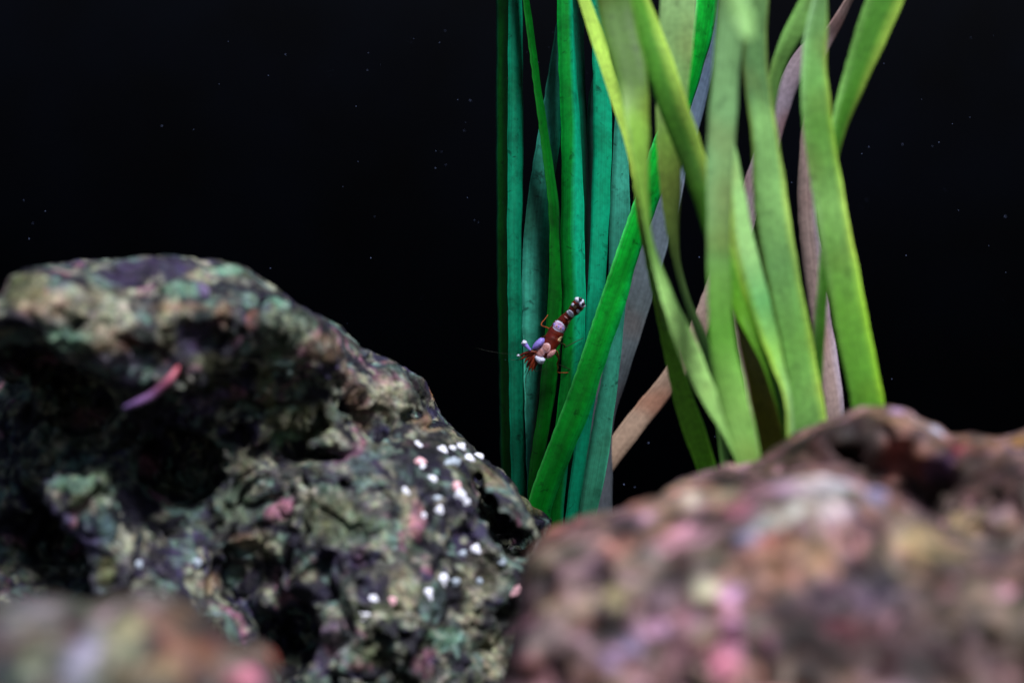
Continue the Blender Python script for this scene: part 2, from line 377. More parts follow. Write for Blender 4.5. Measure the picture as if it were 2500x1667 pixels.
SP_L = [  # photograph pixels, half sizes, colour, strength
    (190, 740, 110, 50, cream, .6), (100, 735, 60, 40, tan, .6), (290, 670, 60, 40, plum, .8), (400, 650, 90, 35, plum, .7), (60, 700, 60, 40, olive, .7),
    (545, 660, 50, 14, mint, .8), (490, 675, 40, 18, cream, .8), (500, 705, 18, 16, lilac, .9), (560, 705, 60, 40, night, .8), (440, 705, 40, 22, mint, .6),
    (280, 830, 60, 35, rust, .6), (240, 810, 60, 40, cream, .5), (300, 880, 70, 18, lin(170, 160, 190), .8), (170, 830, 60, 30, mint * .8, .6),
    (405, 800, 22, 70, cream, .9), (440, 750, 60, 14, tan, .8), (545, 770, 20, 30, tan, .8), (485, 820, 55, 50, plum * .8, .95), (520, 885, 60, 30, olive * .8, .6),
    (615, 780, 16, 30, rust * 1.2, .8), (670, 740, 25, 22, mint, .7), (640, 790, 30, 30, night, .8), (665, 850, 25, 50, sage, .7), (650, 960, 22, 70, olive * 1.3, .7),
    (475, 990, 45, 35, lilac * .8, .8), (540, 960, 25, 20, lilac * .8, .6), (225, 1020, 60, 30, pinkc * .5, .7), (335, 1110, 20, 22, lin(170, 180, 200), .8), (365, 1130, 28, 34, pinkc * .7, .9),
    (700, 800, 70, 60, sage, .5), (790, 850, 60, 40, tan, .5), (850, 930, 22, 60, lin(170, 140, 130), .8), (880, 1000, 26, 60, tan * .8, .7),
    (960, 900, 50, 22, lin(60, 80, 76), .8), (1010, 935, 50, 26, lin(34, 18, 26), .95), (1055, 965, 12, 22, lin(210, 140, 80), .9), (945, 970, 60, 50, cream, .7),
    (1050, 1030, 50, 22, tan, .8), (1100, 1060, 40, 20, cream, .7), (1060, 1085, 90, 26, black, .8), (1200, 1170, 50, 26, tan, .7), (1290, 1230, 50, 34, lin(170, 160, 100), .7),  # the black spot paints a band of shade under the ridge
    (1180, 1150, 40, 40, olive, .7), (740, 1040, 80, 60, olive, .6), (700, 1070, 40, 24, mint * .8, .7), (860, 1130, 90, 40, plum, .6), (990, 1160, 60, 60, night, .8), (1000, 1250, 26, 60, cream, .8),
    (1020, 1270, 20, 55, pinkc, .9), (1090, 1230, 80, 60, night, .6), (600, 1130, 22, 60, cream, .7), (580, 1220, 45, 60, sage, .7), (690, 1240, 34, 26, pinkc * .9, .7), (600, 1320, 40, 22, tan, .7),
    (800, 1260, 90, 60, olive * .9, .6), (880, 1300, 70, 50, sage, .6), (640, 1330, 60, 40, cream, .6), (830, 1370, 90, 34, plum * .8, .8), (900, 1420, 80, 50, night, .8), (750, 1400, 26, 22, cream, .8),
    (990, 1450, 40, 60, cream, .8), (1080, 1470, 60, 50, night, .8), (1180, 1400, 60, 70, cream * .8, .6), (1150, 1500, 30, 60, cream, .6), (820, 1550, 60, 50, lin(150, 130, 140), .6), (900, 1600, 60, 40, olive, .7), (1080, 1560, 60, 30, mint * .8, .7),
    (1200, 1590, 30, 60, cream, .7), (1030, 1620, 30, 50, pinkc * .8, .5), (780, 1600, 30, 60, plum, .8), (240, 1180, 30, 60, sage, .7), (260, 1290, 25, 50, lin(110, 140, 140), .8), (260, 1390, 25, 40, olive * 1.2, .8), (180, 1180, 50, 26, mint * .7, .7),
    (380, 1370, 80, 40, plum * .7, .7), (510, 1420, 30, 26, tan, .7), (330, 1460, 90, 30, lin(90, 80, 90), .6)]
SQ = lambda E, k=.86: [(a, b, .35 - (.35 - d) * (.92 if a < 600 and b < 1250 else .81), e, f, g * k) for a, b, d, e, f, g in E]
E_L = SQ(E_L); C_L = SQ(C_L, 1.0)
CUT_L = [(1166, 1186, .302, 18, 26, .025), (1190, 1236, .302, 30, 38, .025), (1226, 1284, .302, 38, 42, .025), (1264, 1328, .302, 42, 40, .025), (1005, 1017, .308, 32, 17, .009), (1050, 1045, .309, 26, 9, .008)]
rock_l, bvh_l = make_rock('rock', 'dark pitted rock crusted green and purple with scattered white specks, left of the plants', E_L, C_L, SIL_L,
                          ((-.105, .235, FLOOR - .001), (.022, .372, .020)), .00042, m_rock_l, PAL_L, SP_L, seed=3,
                          low=(.0040, .013), mid=(.0019, .0066), pit=(.0038, .0044), fine=(.0008, .0016), cuts=CUT_L, sst=.8)

m_rock_r = rock_material('pink_rock', 0.95, 420, .0010)
SIL_R = [(1190, 2000), (1205, 1700), (1235, 1580), (1258, 1480), (1268, 1410), (1284, 1350), (1318, 1306), (1360, 1276), (1405, 1258), (1460, 1245),
         (1530, 1225), (1600, 1208), (1650, 1175), (1700, 1155), (1740, 1142), (1775, 1122), (1800, 1135), (1850, 1112), (1895, 1085), (1923, 1066),
         (1975, 1031), (2045, 1010), (2098, 989), (2168, 985), (2214, 999), (2252, 1027), (2295, 1036), (2312, 1059), (2361, 1055), (2449, 1050),
         (2487, 1036), (2530, 1000), (2600, 960), (2900, 950), (3000, 2600), (1150, 2600)]
E_R = [(2000, 1210, .245, 330, 190, .022), (2170, 1140, .245, 190, 150, .02), (2400, 1230, .235, 220, 170, .022), (1600, 1380, .215, 330, 150, .02), (2620, 1150, .235, 160, 190, .025),
       (1950, 1300, .205, 300, 130, .02), (1500, 1560, .20, 320, 280, .022), (1850, 1600, .195, 420, 330, .022), (2250, 1560, .198, 380, 260, .024), (2550, 1500, .205, 300, 300, .03),
       (1900, 1900, .20, 1000, 400, .04), (1350, 1420, .225, 130, 150, .016), (2000, 2400, .20, 1200, 500, .05)]
C_R = [(2215, 1185, .205, 60, 34, .020), (2290, 1225, .20, 80, 38, .022), (1480, 1545, .172, 64, 34, .008), (2470, 1250, .19, 70, 40, .016), (2050, 1105, .225, 50, 20, .01)]
brn = lin(124, 94, 82); brd = lin(76, 52, 48); sal = lin(184, 134, 118); pk = lin(200, 150, 164); sand = lin(170, 148, 128)
PAL_R = [(brn,), (brd, .009, .1, .3), (sal, .008, .12, .3), (sand, .006, .2, .25), (pk, .0075, .22, .25), (lin(88, 72, 80), .006, .2, .25), (brd * .8, .0035, .15, .25), (lin(190, 150, 160), .0035, .2, .25), (lin(136, 120, 108), .009, .32, .2)]
SP_R = [
    (1900, 1110, 70, 40, brd, .8), (2120, 1080, 110, 60, brd * 1.1, .7), (2200, 1160, 130, 50, brd * .7, .8), (2400, 1150, 150, 60, brd * .9, .75), (1780, 1160, 70, 26, brd, .6), (2490, 1045, 40, 14, lin(240, 150, 110), .9),  # dark browns at the back: rock colour with shade painted in
    (2000, 1120, 160, 60, brd * 1.1, .7), (2170, 1010, 60, 40, lin(150, 118, 92), .7), (2190, 1003, 22, 14, lin(220, 180, 220), .9), (2290, 1050, 22, 14, lin(215, 215, 240), .95), (2210, 1120, 70, 60, lin(150, 86, 72), .8),
    (2345, 1085, 28, 18, lin(225, 90, 120), .95), (2300, 1140, 40, 40, lin(104, 80, 120), .8), (2050, 1070, 60, 30, brd * .6, .8), (2095, 1120, 26, 22, brd * .4, .9), (1930, 1130, 40, 30, brd * .6, .8), (2380, 1080, 80, 22, lin(140, 100, 74), .7), (2480, 1070, 40, 30, lin(200, 150, 90), .8),
    (2030, 1195, 105, 28, lin(244, 234, 238), .9), (2050, 1240, 60, 30, lin(240, 222, 226), .9), (1940, 1240, 34, 30, lin(225, 222, 212), .9), (1910, 1190, 40, 22, lin(210, 180, 200), .8), (2140, 1210, 32, 20, lin(160, 160, 210), .85), (1890, 1260, 50, 30, lin(220, 206, 186), .7),
    (1880, 1312, 44, 14, lin(245, 110, 110), .95), (1830, 1308, 30, 16, lin(225, 215, 245), .9), (1805, 1320, 22, 16, lin(140, 150, 215), .8), (1810, 1240, 60, 22, lin(206, 130, 150), .8), (1860, 1285, 30, 20, lin(180, 186, 180), .7),
    (1690, 1215, 30, 20, lin(210, 206, 180), .9), (1760, 1210, 60, 18, lin(160, 146, 120), .7), (1720, 1260, 70, 22, brd * .7, .8), (1640, 1230, 60, 20, lin(150, 130, 104), .6), (1560, 1230, 80, 18, sal * .9, .7), (1380, 1280, 60, 30, lin(160, 96, 92), .7),
    (1680, 1310, 50, 26, pk, .8), (1500, 1330, 60, 30, sal * 1.1, .8), (1580, 1370, 40, 40, lin(210, 190, 186), .7), (1540, 1380, 60, 30, sand, .7), (1640, 1340, 26, 30, pk, .6), (1400, 1340, 50, 40, lin(110, 104, 90), .6), (1420, 1300, 80, 20, lin(190, 150, 150), .5),
    (1740, 1370, 40, 24, lin(110, 106, 84), .8), (1720, 1430, 40, 26, lin(206, 196, 166), .9), (1500, 1450, 40, 40, lin(150, 142, 104), .8), (1560, 1430, 26, 30, sand, .8), (1420, 1480, 40, 40, lin(140, 130, 108), .7), (1340, 1430, 50, 40, lin(60, 40, 44), .9), (1280, 1500, 40, 60, lin(70, 40, 50), .7),
    (1610, 1460, 40, 26, lin(245, 200, 220), .95), (1590, 1530, 60, 24, lin(245, 200, 225), .95), (1530, 1570, 40, 30, lin(205, 180, 225), .95), (1500, 1610, 30, 30, lin(190, 150, 200), .8), (1670, 1510, 26, 26, lin(220, 160, 170), .8), (1480, 1540, 70, 40, lin(30, 14, 12), .95),
    (1790, 1450, 40, 40, lin(220, 170, 205), .9), (1780, 1540, 30, 70, lin(215, 150, 180), .9), (1760, 1620, 40, 50, lin(215, 140, 165), .9), (1680, 1590, 60, 50, lin(150, 108, 110), .7), (1340, 1560, 60, 60, lin(130, 118, 110), .7), (1300, 1640, 60, 40, lin(170, 110, 105), .7), (1560, 1640, 70, 30, lin(150, 110, 115), .6),
    (1900, 1440, 90, 60, sal, .6), (1960, 1350, 120, 50, lin(196, 152, 116), .7), (2080, 1320, 60, 50, lin(206, 150, 140), .6), (2150, 1300, 40, 30, brd, .7), (2210, 1300, 60, 50, sand, .7), (2270, 1330, 90, 50, lin(180, 156, 110), .7), (2350, 1270, 60, 50, lin(190, 164, 124), .8),
    (2000, 1480, 160, 60, lin(84, 68, 76), .85), (2130, 1450, 90, 60, lin(96, 80, 96), .8), (1950, 1560, 100, 70, brd * .5, .85), (2080, 1540, 90, 50, lin(80, 30, 40), .7), (2320, 1380, 60, 20, brd * .7, .8), (2420, 1340, 60, 50, lin(70, 60, 64), .7), (2430, 1500, 90, 70, lin(120, 104, 84), .7), (2260, 1500, 80, 60, lin(90, 78, 76), .7), (2200, 1600, 120, 60, lin(80, 56, 60), .7), (2400, 1620, 120, 50, lin(90, 66, 60), .7), (2050, 1600, 190, 50, lin(50, 30, 30), .8), (2250, 1640, 160, 30, lin(60, 36, 36), .8)]  # darkest spots paint the deep shadow at the lower right
E_R = [(a, b, d + .022, e, f, g) for a, b, d, e, f, g in E_R]; C_R = [(a, b, d + .022, e, f, g) for a, b, d, e, f, g in C_R]
rock_r, bvh_r = make_rock('rock', 'large blurred pinkish brown rock in the near foreground, lower right', E_R, C_R, SIL_R,
                          ((-.024, .152, FLOOR - .001), (.118, .304, .002)), .00075, m_rock_r, PAL_R, SP_R, seed=12,
                          low=(.003, .013), mid=(.0021, .006), pit=(.0034, .0045), fine=(.0008, .0022), sst=1.15, alb=.52)

m_rock_b = rock_material('smooth_rock', 0.8, 380, .0010)
SIL_B = [(-500, 1500), (-100, 1480), (0, 1453), (43, 1442), (128, 1444), (191, 1463), (234, 1466), (319, 1438), (425, 1442), (489, 1463), (544, 1519),
         (578, 1557), (638, 1561), (680, 1583), (698, 1617), (706, 1667), (760, 1900), (800, 2600), (-600, 2600)]
E_B = [(a, b, d + .016, e, f, g) for a, b, d, e, f, g in [(60, 1640, .185, 220, 200, .016), (330, 1640, .185, 200, 220, .018), (560, 1720, .19, 170, 170, .014), (200, 2000, .19, 600, 400, .03), (100, 2400, .19, 700, 500, .035), (-250, 1700, .19, 260, 240, .02)]]
PAL_B = [(lin(118, 108, 98),), (lin(92, 94, 78), .009, .05, .25), (lin(150, 140, 138), .0075, .16, .25), (lin(132, 96, 80), .009, .22, .2), (lin(76, 68, 76), .006, .16, .25), (lin(60, 54, 54), .0035, .16, .25)]
SP_B = [(80, 1500, 90, 50, lin(150, 150, 150), .6), (90, 1600, 70, 50, lin(120, 124, 96), .6), (260, 1500, 40, 40, lin(225, 195, 205), .9), (200, 1600, 40, 90, lin(190, 190, 215), .8), (190, 1540, 24, 60, lin(96, 76, 84), .8), (300, 1545, 50, 34, lin(200, 186, 156), .8),
        (385, 1465, 40, 26, lin(160, 144, 150), .7), (440, 1490, 60, 34, lin(160, 120, 88), .8), (300, 1600, 70, 40, lin(120, 126, 96), .7), (450, 1600, 80, 50, lin(150, 96, 76), .8), (350, 1650, 90, 30, lin(170, 150, 120), .7), (520, 1560, 26, 40, lin(120, 66, 62), .8),
        (640, 1590, 24, 26, lin(200, 160, 150), .8), (672, 1608, 18, 22, lin(225, 100, 84), .95), (590, 1655, 50, 22, lin(235, 140, 165), .95), (20, 1650, 60, 30, lin(84, 110, 104), .7)]
rock_b, bvh_b = make_rock('rock', 'blurred pale tan and pink rock nearest the camera in the bottom left corner', E_B, [], SIL_B,
                          ((-.092, .158, FLOOR - .001), (-.010, .25, -.014)), .0008, m_rock_b, PAL_B, SP_B, seed=23,
                          sst=.85, alb=.56, low=(.0022, .012), mid=(.0014, .005), pit=(.0024, .0045), fine=(.0003, .0024), ksil=.003)

# white encrusting tube worms and other growth on the left rock ---------------
def blob(r, seed, stretch=(1, 1, 1)):
    bm = bmesh.new(); bmesh.ops.create_icosphere(bm, subdivisions=3, radius=1.0)
    V = np.array([v.co[:] for v in bm.verts], np.float32); F = np.array([[v.index for v in f.verts] for f in bm.faces])
    bm.free()
    k = 1 + 0.5 * pn(V, 0.9, seed) + 0.1 * pn(V, 0.35, seed + 5)
    return V * k[:, None] * r * np.array(stretch, np.float32), F
def hit(bvh, px, py):
    loc, nrm, i, d = bvh.ray_cast(Vector((0, 0, 0)), Vector(at(px, py, 1.0)).normalized())
    return loc, nrm
m_white = plain_material('white_shell', (0.84, 0.85, 0.97), 0.4, noise=(1500, .12), spec=.5)
m_dim = plain_material('bluish_shell', (0.36, 0.42, 0.5), 0.45, noise=(1500, .2))
m_pinks = plain_material('pink_shell', (0.8, 0.45, 0.5), 0.4, noise=(1500, .2))
SPECK = [(1019, 1085, 13, 10, m_white), (1079, 1098, 15, 12, m_white), (1104, 1095, 8, 8, m_white), (1124, 1092, 12, 14, m_white), (1143, 1118, 16, 12, m_white), (1170, 1116, 16, 12, m_white),
         (1098, 1128, 24, 13, m_dim), (1112, 1122, 14, 9, m_dim), (1027, 1128, 13, 12, m_pinks), (1031, 1140, 9, 8, m_white), (1056, 1170, 12, 12, m_white), (990, 1201, 12, 12, m_white), (1115, 1190, 12, 16, m_pinks),
         (1124, 1208, 13, 14, m_white), (1137, 1226, 14, 11, m_white), (1073, 1247, 15, 13, m_white), (1035, 1257, 12, 11, m_white), (1068, 1216, 15, 9, m_dim), (1161, 1341, 15, 12, m_white), (1128, 1350, 12, 9, m_dim),
         (1226, 1371, 9, 11, m_dim), (1082, 1416, 14, 16, m_white), (1112, 1418, 11, 13, m_dim), (1169, 1416, 9, 13, m_dim), (1045, 1449, 13, 17, m_white), (911, 1463, 13, 15, m_white), (958, 1467, 10, 11, m_pinks),
         (888, 1510, 22, 18, m_white), (1258, 1443, 10, 15, m_pinks), (481, 1374, 12, 12, m_dim), (338, 1378, 12, 11, m_dim)]
rb = Vector((0, 0, 0))
for k, (px, py, rx, ry, mm) in enumerate(SPECK):
    loc, nrm = hit(bvh_l, px, py)
    if loc is None or loc.y > .36: continue
    m = mpp(loc.y)
    V, F = blob(1.0, k, (rx * m * 1.0, max(rx, ry) * m * .5, ry * m * 1.0))
    a = random.Random(k).uniform(-.5, .5); R = np.array([[math.cos(a), 0, -math.sin(a)], [0, 1, 0], [math.sin(a), 0, math.cos(a)]])
    V = V @ R.T + np.array(loc) - np.array(nrm) * rx * m * .25
    mesh_obj('white_speck', V, F, mm, rock_l)

def tube(pts, rads, seg=8, cap=True):
    pts = [np.array(p, float) for p in pts]; n = len(pts)
    V = []; F = []
    prev = None
    for i in range(n):
        t = pts[min(i + 1, n - 1)] - pts[max(i - 1, 0)]; t /= np.linalg.norm(t) + 1e-12
        if prev is None:
            r = np.cross(t, [0, 1, 0]);
            if np.linalg.norm(r) < 1e-3: r = np.cross(t, [1, 0, 0])
        else: r = prev - t * (prev @ t)
        r /= np.linalg.norm(r) + 1e-12; prev = r; b = np.cross(t, r)
        rr = rads[i] if np.ndim(rads[i]) else (rads[i], rads[i])
        for k in range(seg):
            a = 2 * math.pi * k / seg
            V.append(pts[i] + r * math.cos(a) * rr[0] + b * math.sin(a) * rr[1])
    for i in range(n - 1):
        for k in range(seg):
            F.append((i * seg + k, i * seg + (k + 1) % seg, (i + 1) * seg + (k + 1) % seg, (i + 1) * seg + k))
    nV = len(V); V.append(pts[0]); V.append(pts[-1])
    T3 = []
    for k in range(seg):
        T3.append((nV, (k + 1) % seg, k, k)); T3.append((nV + 1, (n - 1) * seg + k, (n - 1) * seg + (k + 1) % seg, (n - 1) * seg + (k + 1) % seg))
    return np.array(V), F, [t[:3] for t in T3]
def tube_obj(name, pts, rads, mat, parent=None, seg=8, cols=None):
    V, F, T3 = tube(pts, rads, seg)
    me = bpy.data.meshes.new(name); me.from_pydata([tuple(v) for v in V], [], [tuple(f) for f in F] + T3); me.update()
    for p in me.polygons: p.use_smooth = True
    me.materials.append(mat)
    if cols is not None:
        a = me.color_attributes.new('tint', 'FLOAT_COLOR', 'POINT')
        for i in range(len(V)):
            j = min(i // seg, len(pts) - 1) if i < len(pts) * seg else (0 if i == len(pts) * seg else len(pts) - 1)
            a.data[i].color = (*cols[j], 1)
    o = bpy.data.objects.new(name, me); C.objects.link(o)
    if parent is not None:
        o.parent = parent; o.matrix_parent_inverse = parent.matrix_basis.inverted()
    return o
def spline(P, n):
    P = np.array(P, float); m = len(P); out = []
    for k in range(n):
        u = k / (n - 1) * (m - 1); i = min(int(u), m - 2); f = u - i
        p0 = P[i - 1] if i > 0 else 2 * P[0] - P[1]; p1 = P[i]; p2 = P[i + 1]; p3 = P[i + 2] if i + 2 < m else 2 * P[-1] - P[-2]
        out.append(0.5 * (2 * p1 + (p2 - p0) * f + (2 * p0 - 5 * p1 + 4 * p2 - p3) * f * f + (3 * p1 - p0 - 3 * p2 + p3) * f ** 3))
    return np.array(out)

m_spine = plain_material('pink_spine', (1, 1, 1), 0.4, noise=(700, .25), attr=True)
l1, _ = hit(bvh_l, 300, 1000); l2, _ = hit(bvh_l, 436, 893)
d1 = (l1.y if l1 else .27); d2 = (l2.y if l2 else .27)
dd = min(hit(bvh_l, x_, y_)[0].y for x_, y_ in ((436, 893), (425, 910), (400, 940), (375, 962), (340, 980), (310, 994))) - .0006
pp = spline([at(436, 893, dd), at(415, 925, dd - .001), at(375, 962, dd), at(335, 982, dd), at(300, 998, dd + .001)], 20)
rr = [mpp(dd) * r for r in np.interp(np.linspace(0, 1, 20), [0, .05, .3, .6, .95, 1], [3, 7, 10.5, 10.5, 7, 3])]
cc = [np.array(lin(170, 84, 96)) * (1 - t) + np.array(lin(100, 80, 130)) * t for t in np.interp(np.linspace(0, 1, 20), [0, .2, .5, 1], [0, .1, .8, 1])]
tag(tube_obj('coral_twig', pp, rr, m_spine, seg=12, cols=cc), 'short curved pink and lilac twig lying on the dark rock', 'coral')

# ------------------------------------------------------------------ plants
def ribbon(rows, depth, W=None, tilt=1, fold=0.0, crease=0.5, belly=0.0, thick=0.00015, top_ext=None, root=None, root_d=None, ns=None):
    """rows: (left x, left y, right x, right y [, depth]) down the leaf, top to bottom.
    The real width W stays constant: where the leaf looks narrow it is turned edge-on."""
    rows = [list(r) for r in rows]
    R = [[r[0], r[1], r[2], r[3], (r[4] if len(r) > 4 else depth), (r[5] if len(r) > 5 else tilt)] for r in rows]
    n_top = 1 if top_ext else 0; n_real = len(R)
    if top_ext:         # run on out of the frame above
        a, b = R[0], R[1]; k = top_ext / max(20.0, abs((b[1] + b[3]) / 2 - (a[1] + a[3]) / 2))
        R.insert(0, [a[j] + (a[j] - b[j]) * k * (0.6) if j < 4 else a[j] for j in range(6)])
    if root is not None:
        wl = 26
        a = R[-1]; rd = root_d or depth
        mid = [(a[0] + root - wl) / 2, 0, (a[2] + root + wl) / 2, 0]
        yr = 833.5 - FLOOR / (T * rd) * 1250
        R.append([a[0] * .45 + (root - wl) * .55, a[1] * .5 + yr * .5, a[2] * .45 + (root + wl) * .55, a[3] * .5 + yr * .5, (a[4] + rd) / 2, a[5]])
        R.append([root - wl, yr, root + wl, yr, rd, a[5]])
    R = np.array(R, float)
    n = ns or max(24, 9 * len(R))
    mx_ = (R[:, 0] + R[:, 2]) / 2; my_ = (R[:, 1] + R[:, 3]) / 2
    cs = np.concatenate([[0], np.cumsum(np.hypot(np.diff(mx_), np.diff(my_)))]); n = max(n, int(cs[-1] / 18))
    S = np.stack([np.interp(np.linspace(0, cs[-1], n), cs, R[:, k]) for k in range(6)], -1)
    tv = np.clip((np.linspace(0, cs[-1], n) - cs[n_top]) / (cs[n_top + n_real - 1] - cs[n_top]), 0, 1)
    ker = np.exp(-(np.arange(-6, 7) / 2.6) ** 2); ker /= ker.sum()
    lo_, hi_ = S[0].copy(), S[-1].copy()
    pad = np.concatenate([lo_ - (S[1:7] - lo_)[::-1], S, hi_ - (S[-7:-1] - hi_)[::-1]])
    S = np.stack([np.convolve(pad[:, k], ker, 'valid') for k in range(6)], -1)
    nu = 9
    wid = np.hypot(S[:, 2] - S[:, 0], S[:, 3] - S[:, 1]) * np.array([mpp(d) for d in S[:, 4]])
    if W is None: W = np.percentile(wid, 80)
    V = np.zeros((2, n, nu, 3)); U = np.zeros((2, n, nu)); A = np.zeros((2, n, nu))
    us = np.linspace(0, 1, nu)
    ctr = np.array([at((s[0] + s[2]) / 2, (s[1] + s[3]) / 2, s[4]) for s in S])
    arc = np.concatenate([[0], np.cumsum(np.linalg.norm(np.diff(ctr, axis=0), axis=1))])
    dz = np.sqrt(np.maximum(W ** 2 - wid ** 2, 0)) * S[:, 5] * 0.5
    dz = np.convolve(np.pad(dz, 3, mode='edge'), np.ones(7) / 7, 'valid')
    for i, s in enumerate(S):
        e1 = 1.1 * math.sin(i * .9 + s[0]) * math.sin(i * .31) ; e2 = 1.1 * math.sin(i * .77 + 2) * math.sin(i * .23 + 1)
        l = at(s[0] + e1, s[1], s[4] - dz[i]); r = at(s[2] + e2, s[3], s[4] + dz[i])
        # keep the two edges on their sight lines
        ax = r - l; al = np.linalg.norm(ax) + 1e-9; ax /= al
        t = ctr[min(i + 1, n - 1)] - ctr[max(i - 1, 0)]; t /= np.linalg.norm(t) + 1e-12
        nr = np.cross(ax, t); nr /= np.linalg.norm(nr) + 1e-12
        if nr[1] > 0: nr = -nr          # towards the camera
        for j, u in enumerate(us):
            f = (u / crease if u < crease else (1 - u) / (1 - crease))
            off = fold * al * f + belly * al * 4 * u * (1 - u)
            off += 0.005 * al * math.cos(u * math.pi * 10)
            p = l + (r - l) * u + nr * off
            th = thick * (0.25 + 0.75 * min(1, 6 * u, 6 * (1 - u)))
            V[0, i, j] = p + nr * th; V[1, i, j] = p - nr * th
            U[:, i, j] = u; A[:, i, j] = arc[i] * 100
    F = []
    idx = np.arange(2 * n * nu).reshape(2, n, nu)
    for i in range(n - 1):
        for j in range(nu - 1):
            F.append((idx[0, i, j], idx[0, i, j + 1], idx[0, i + 1, j + 1], idx[0, i + 1, j]))
            F.append((idx[1, i, j], idx[1, i + 1, j], idx[1, i + 1, j + 1], idx[1, i, j + 1]))
        F.append((idx[0, i, 0], idx[0, i + 1, 0], idx[1, i + 1, 0], idx[1, i, 0]))
        F.append((idx[0, i, -1], idx[1, i, -1], idx[1, i + 1, -1], idx[0, i + 1, -1]))
    for j in range(nu - 1):
        F.append((idx[0, 0, j], idx[1, 0, j], idx[1, 0, j + 1], idx[0, 0, j + 1]))
        F.append((idx[0, -1, j], idx[0, -1, j + 1], idx[1, -1, j + 1], idx[1, -1, j]))
    TV = np.broadcast_to(tv[None, :, None], (2, n, nu))
    return V.reshape(-1, 3), F, U.ravel(), A.ravel(), TV.ravel()

_leaf_n = [0]
def leaf(parent, mat, col, rows, depth, edge=None, half=None, mid=None, cols_y=None, label=None, **kw):
    V, F, U, A, TV = ribbon(rows, depth, **kw)
    _leaf_n[0] += 1
    c = np.tile(np.array(col), (len(V), 1))
    if mid is not None:         # paler or darker midrib / half
        f = np.exp(-((U - .5) / .16) ** 2)[:, None]; c = c * (1 - f) + np.array(mid) * f
    if half is not None:        # one half of the blade in another tone, dye plus painted shading
        f = np.clip((half[0] - U) / .12 + .5, 0, 1)[:, None]; c = c * (1 - f) + np.array(half[1]) * f
    if edge is not None:        # margin tone, dye plus painted shading: (side, width, colour)
        for side, wdt, ec in edge:
            f = np.clip(1 - (U if side == 'l' else 1 - U) / wdt, 0, 1)[:, None] ** .7; c = c * (1 - f) + np.array(ec) * f
    if cols_y is None and mat is m_em: cols_y = [(0, 1.2), (.5, 1.12), (.72, (.95, .86, .78)), (1, (.85, .7, .58))]
    if cols_y is not None:      # tone drifting along the leaf, by arc length in cm
        ks = [k[0] for k in cols_y]; t = TV
        for ch in range(3): c[:, ch] *= np.interp(t, ks, [k[1][ch] if np.ndim(k[1]) else k[1] for k in cols_y])
    k1 = pn(V.astype(np.float32), .011, 3 + _leaf_n[0])[:, None]; k2 = np.clip(pn(V.astype(np.float32), .007, 90 + _leaf_n[0]) - .2, 0, .6)[:, None]
    c = c * (.98 if mat is m_li else 1) * (1 + .22 * k1) * (1 - k2 * np.array([.1, .5, .6])); V2 = V
    o = mesh_obj('leaf', V2, F, mat, parent, cols=c, attrs={'across': U, 'along': A + _leaf_n[0] * 3.7})
    if label: o['label'] = label
    return o
def rows(L, R): return [(l[0], l[1], r[0], r[1]) for l, r in zip(L, R)]
def resample(E, n):
    E = np.array(E, float); s = np.concatenate([[0], np.cumsum(np.hypot(*np.diff(E, axis=0).T))]); t = np.linspace(0, s[-1], n)
    return np.stack([np.interp(t, s, E[:, 0]), np.interp(t, s, E[:, 1])], -1)
def edges(L, R, n=None, dep=None):
    n = n or max(len(L), len(R))
    out = rows(resample(L, n), resample(R, n))
    return [r + (float(np.interp(i / (n - 1), np.linspace(0, 1, len(dep)), dep)),) for i, r in enumerate(out)] if dep else out

m_em = leaf_material('emerald_leaf', .62, .22, (1, 1, .9), .38)
m_li = leaf_material('lime_leaf', .3, .25, (1, 1, .6), .45)
m_gr = leaf_material('grey_leaf', .3, .25, (1, 1, 1), .5)

teal = lin(5, 156, 114); green = lin(4, 164, 44); deep = lin(2, 100, 20); mute = lin(44, 128, 108)
LP = empty('aquarium_plant', at(1340, 2083, .352)); tag(LP, 'emerald and teal ribbon leaved plant behind the tiny shrimp', 'plant')
EXT = dict(top_ext=500, root=1335, root_d=.352)
# dark left leaf with a teal right half
leaf(LP, m_em, deep * 1.1, [(1212, 0, 1245, 0), (1211, 250, 1243, 250), (1212, 450, 1242, 450), (1213, 700, 1243, 700), (1218, 900, 1250, 900), (1220, 1050, 1255, 1050), (1224, 1240, 1262, 1240)], .357, tilt=-1, W=.0030, edge=[('l', .25, teal * .35)], **EXT)
leaf(LP, m_em, teal * .72, [(1242, 0, 1275, 0), (1240, 150, 1276, 150), (1239, 400, 1278, 400), (1238, 600, 1272, 600), (1240, 760, 1274, 760), (1243, 1000, 1278, 1000), (1250, 1240, 1285, 1240)], .354, belly=.2, fold=.05, mid=teal * .55, cols_y=[(0, 1.1), (.4, .9), (.6, .7), (1, .5)], **EXT)
# thin dark green leaf
leaf(LP, m_em, deep * .8, [(1276, 0, 1290, 0), (1290, 110, 1306, 110), (1304, 223, 1321, 223), (1322, 357, 1343, 357), (1333, 446, 1358, 446), (1341, 520, 1366, 520), (1341, 700, 1380, 700), (1327, 850, 1368, 850), (1314, 1006, 1350, 1006), (1297, 1100, 1330, 1100), (1287, 1190, 1318, 1190)], .350, belly=.12, edge=[('r', .4, green * .5)], **EXT)
# broad muted leaf with algae
leaf(LP, m_em, mute * 1.5, [(1358, 60, 1372, 60), (1345, 140, 1372, 140), (1331, 223, 1372, 223), (1308, 357, 1367, 357), (1293, 446, 1352, 446), (1279, 558, 1341, 558), (1273, 700, 1338, 700), (1277, 850, 1330, 850), (1281, 1006, 1309, 1006), (1285, 1120, 1300, 1120)], .3555, belly=.08, edge=[('r', .5, teal * .5)], cols_y=[(0, .8), (.3, 1), (.42, .75), (.5, 1), (1, .8)], **EXT)
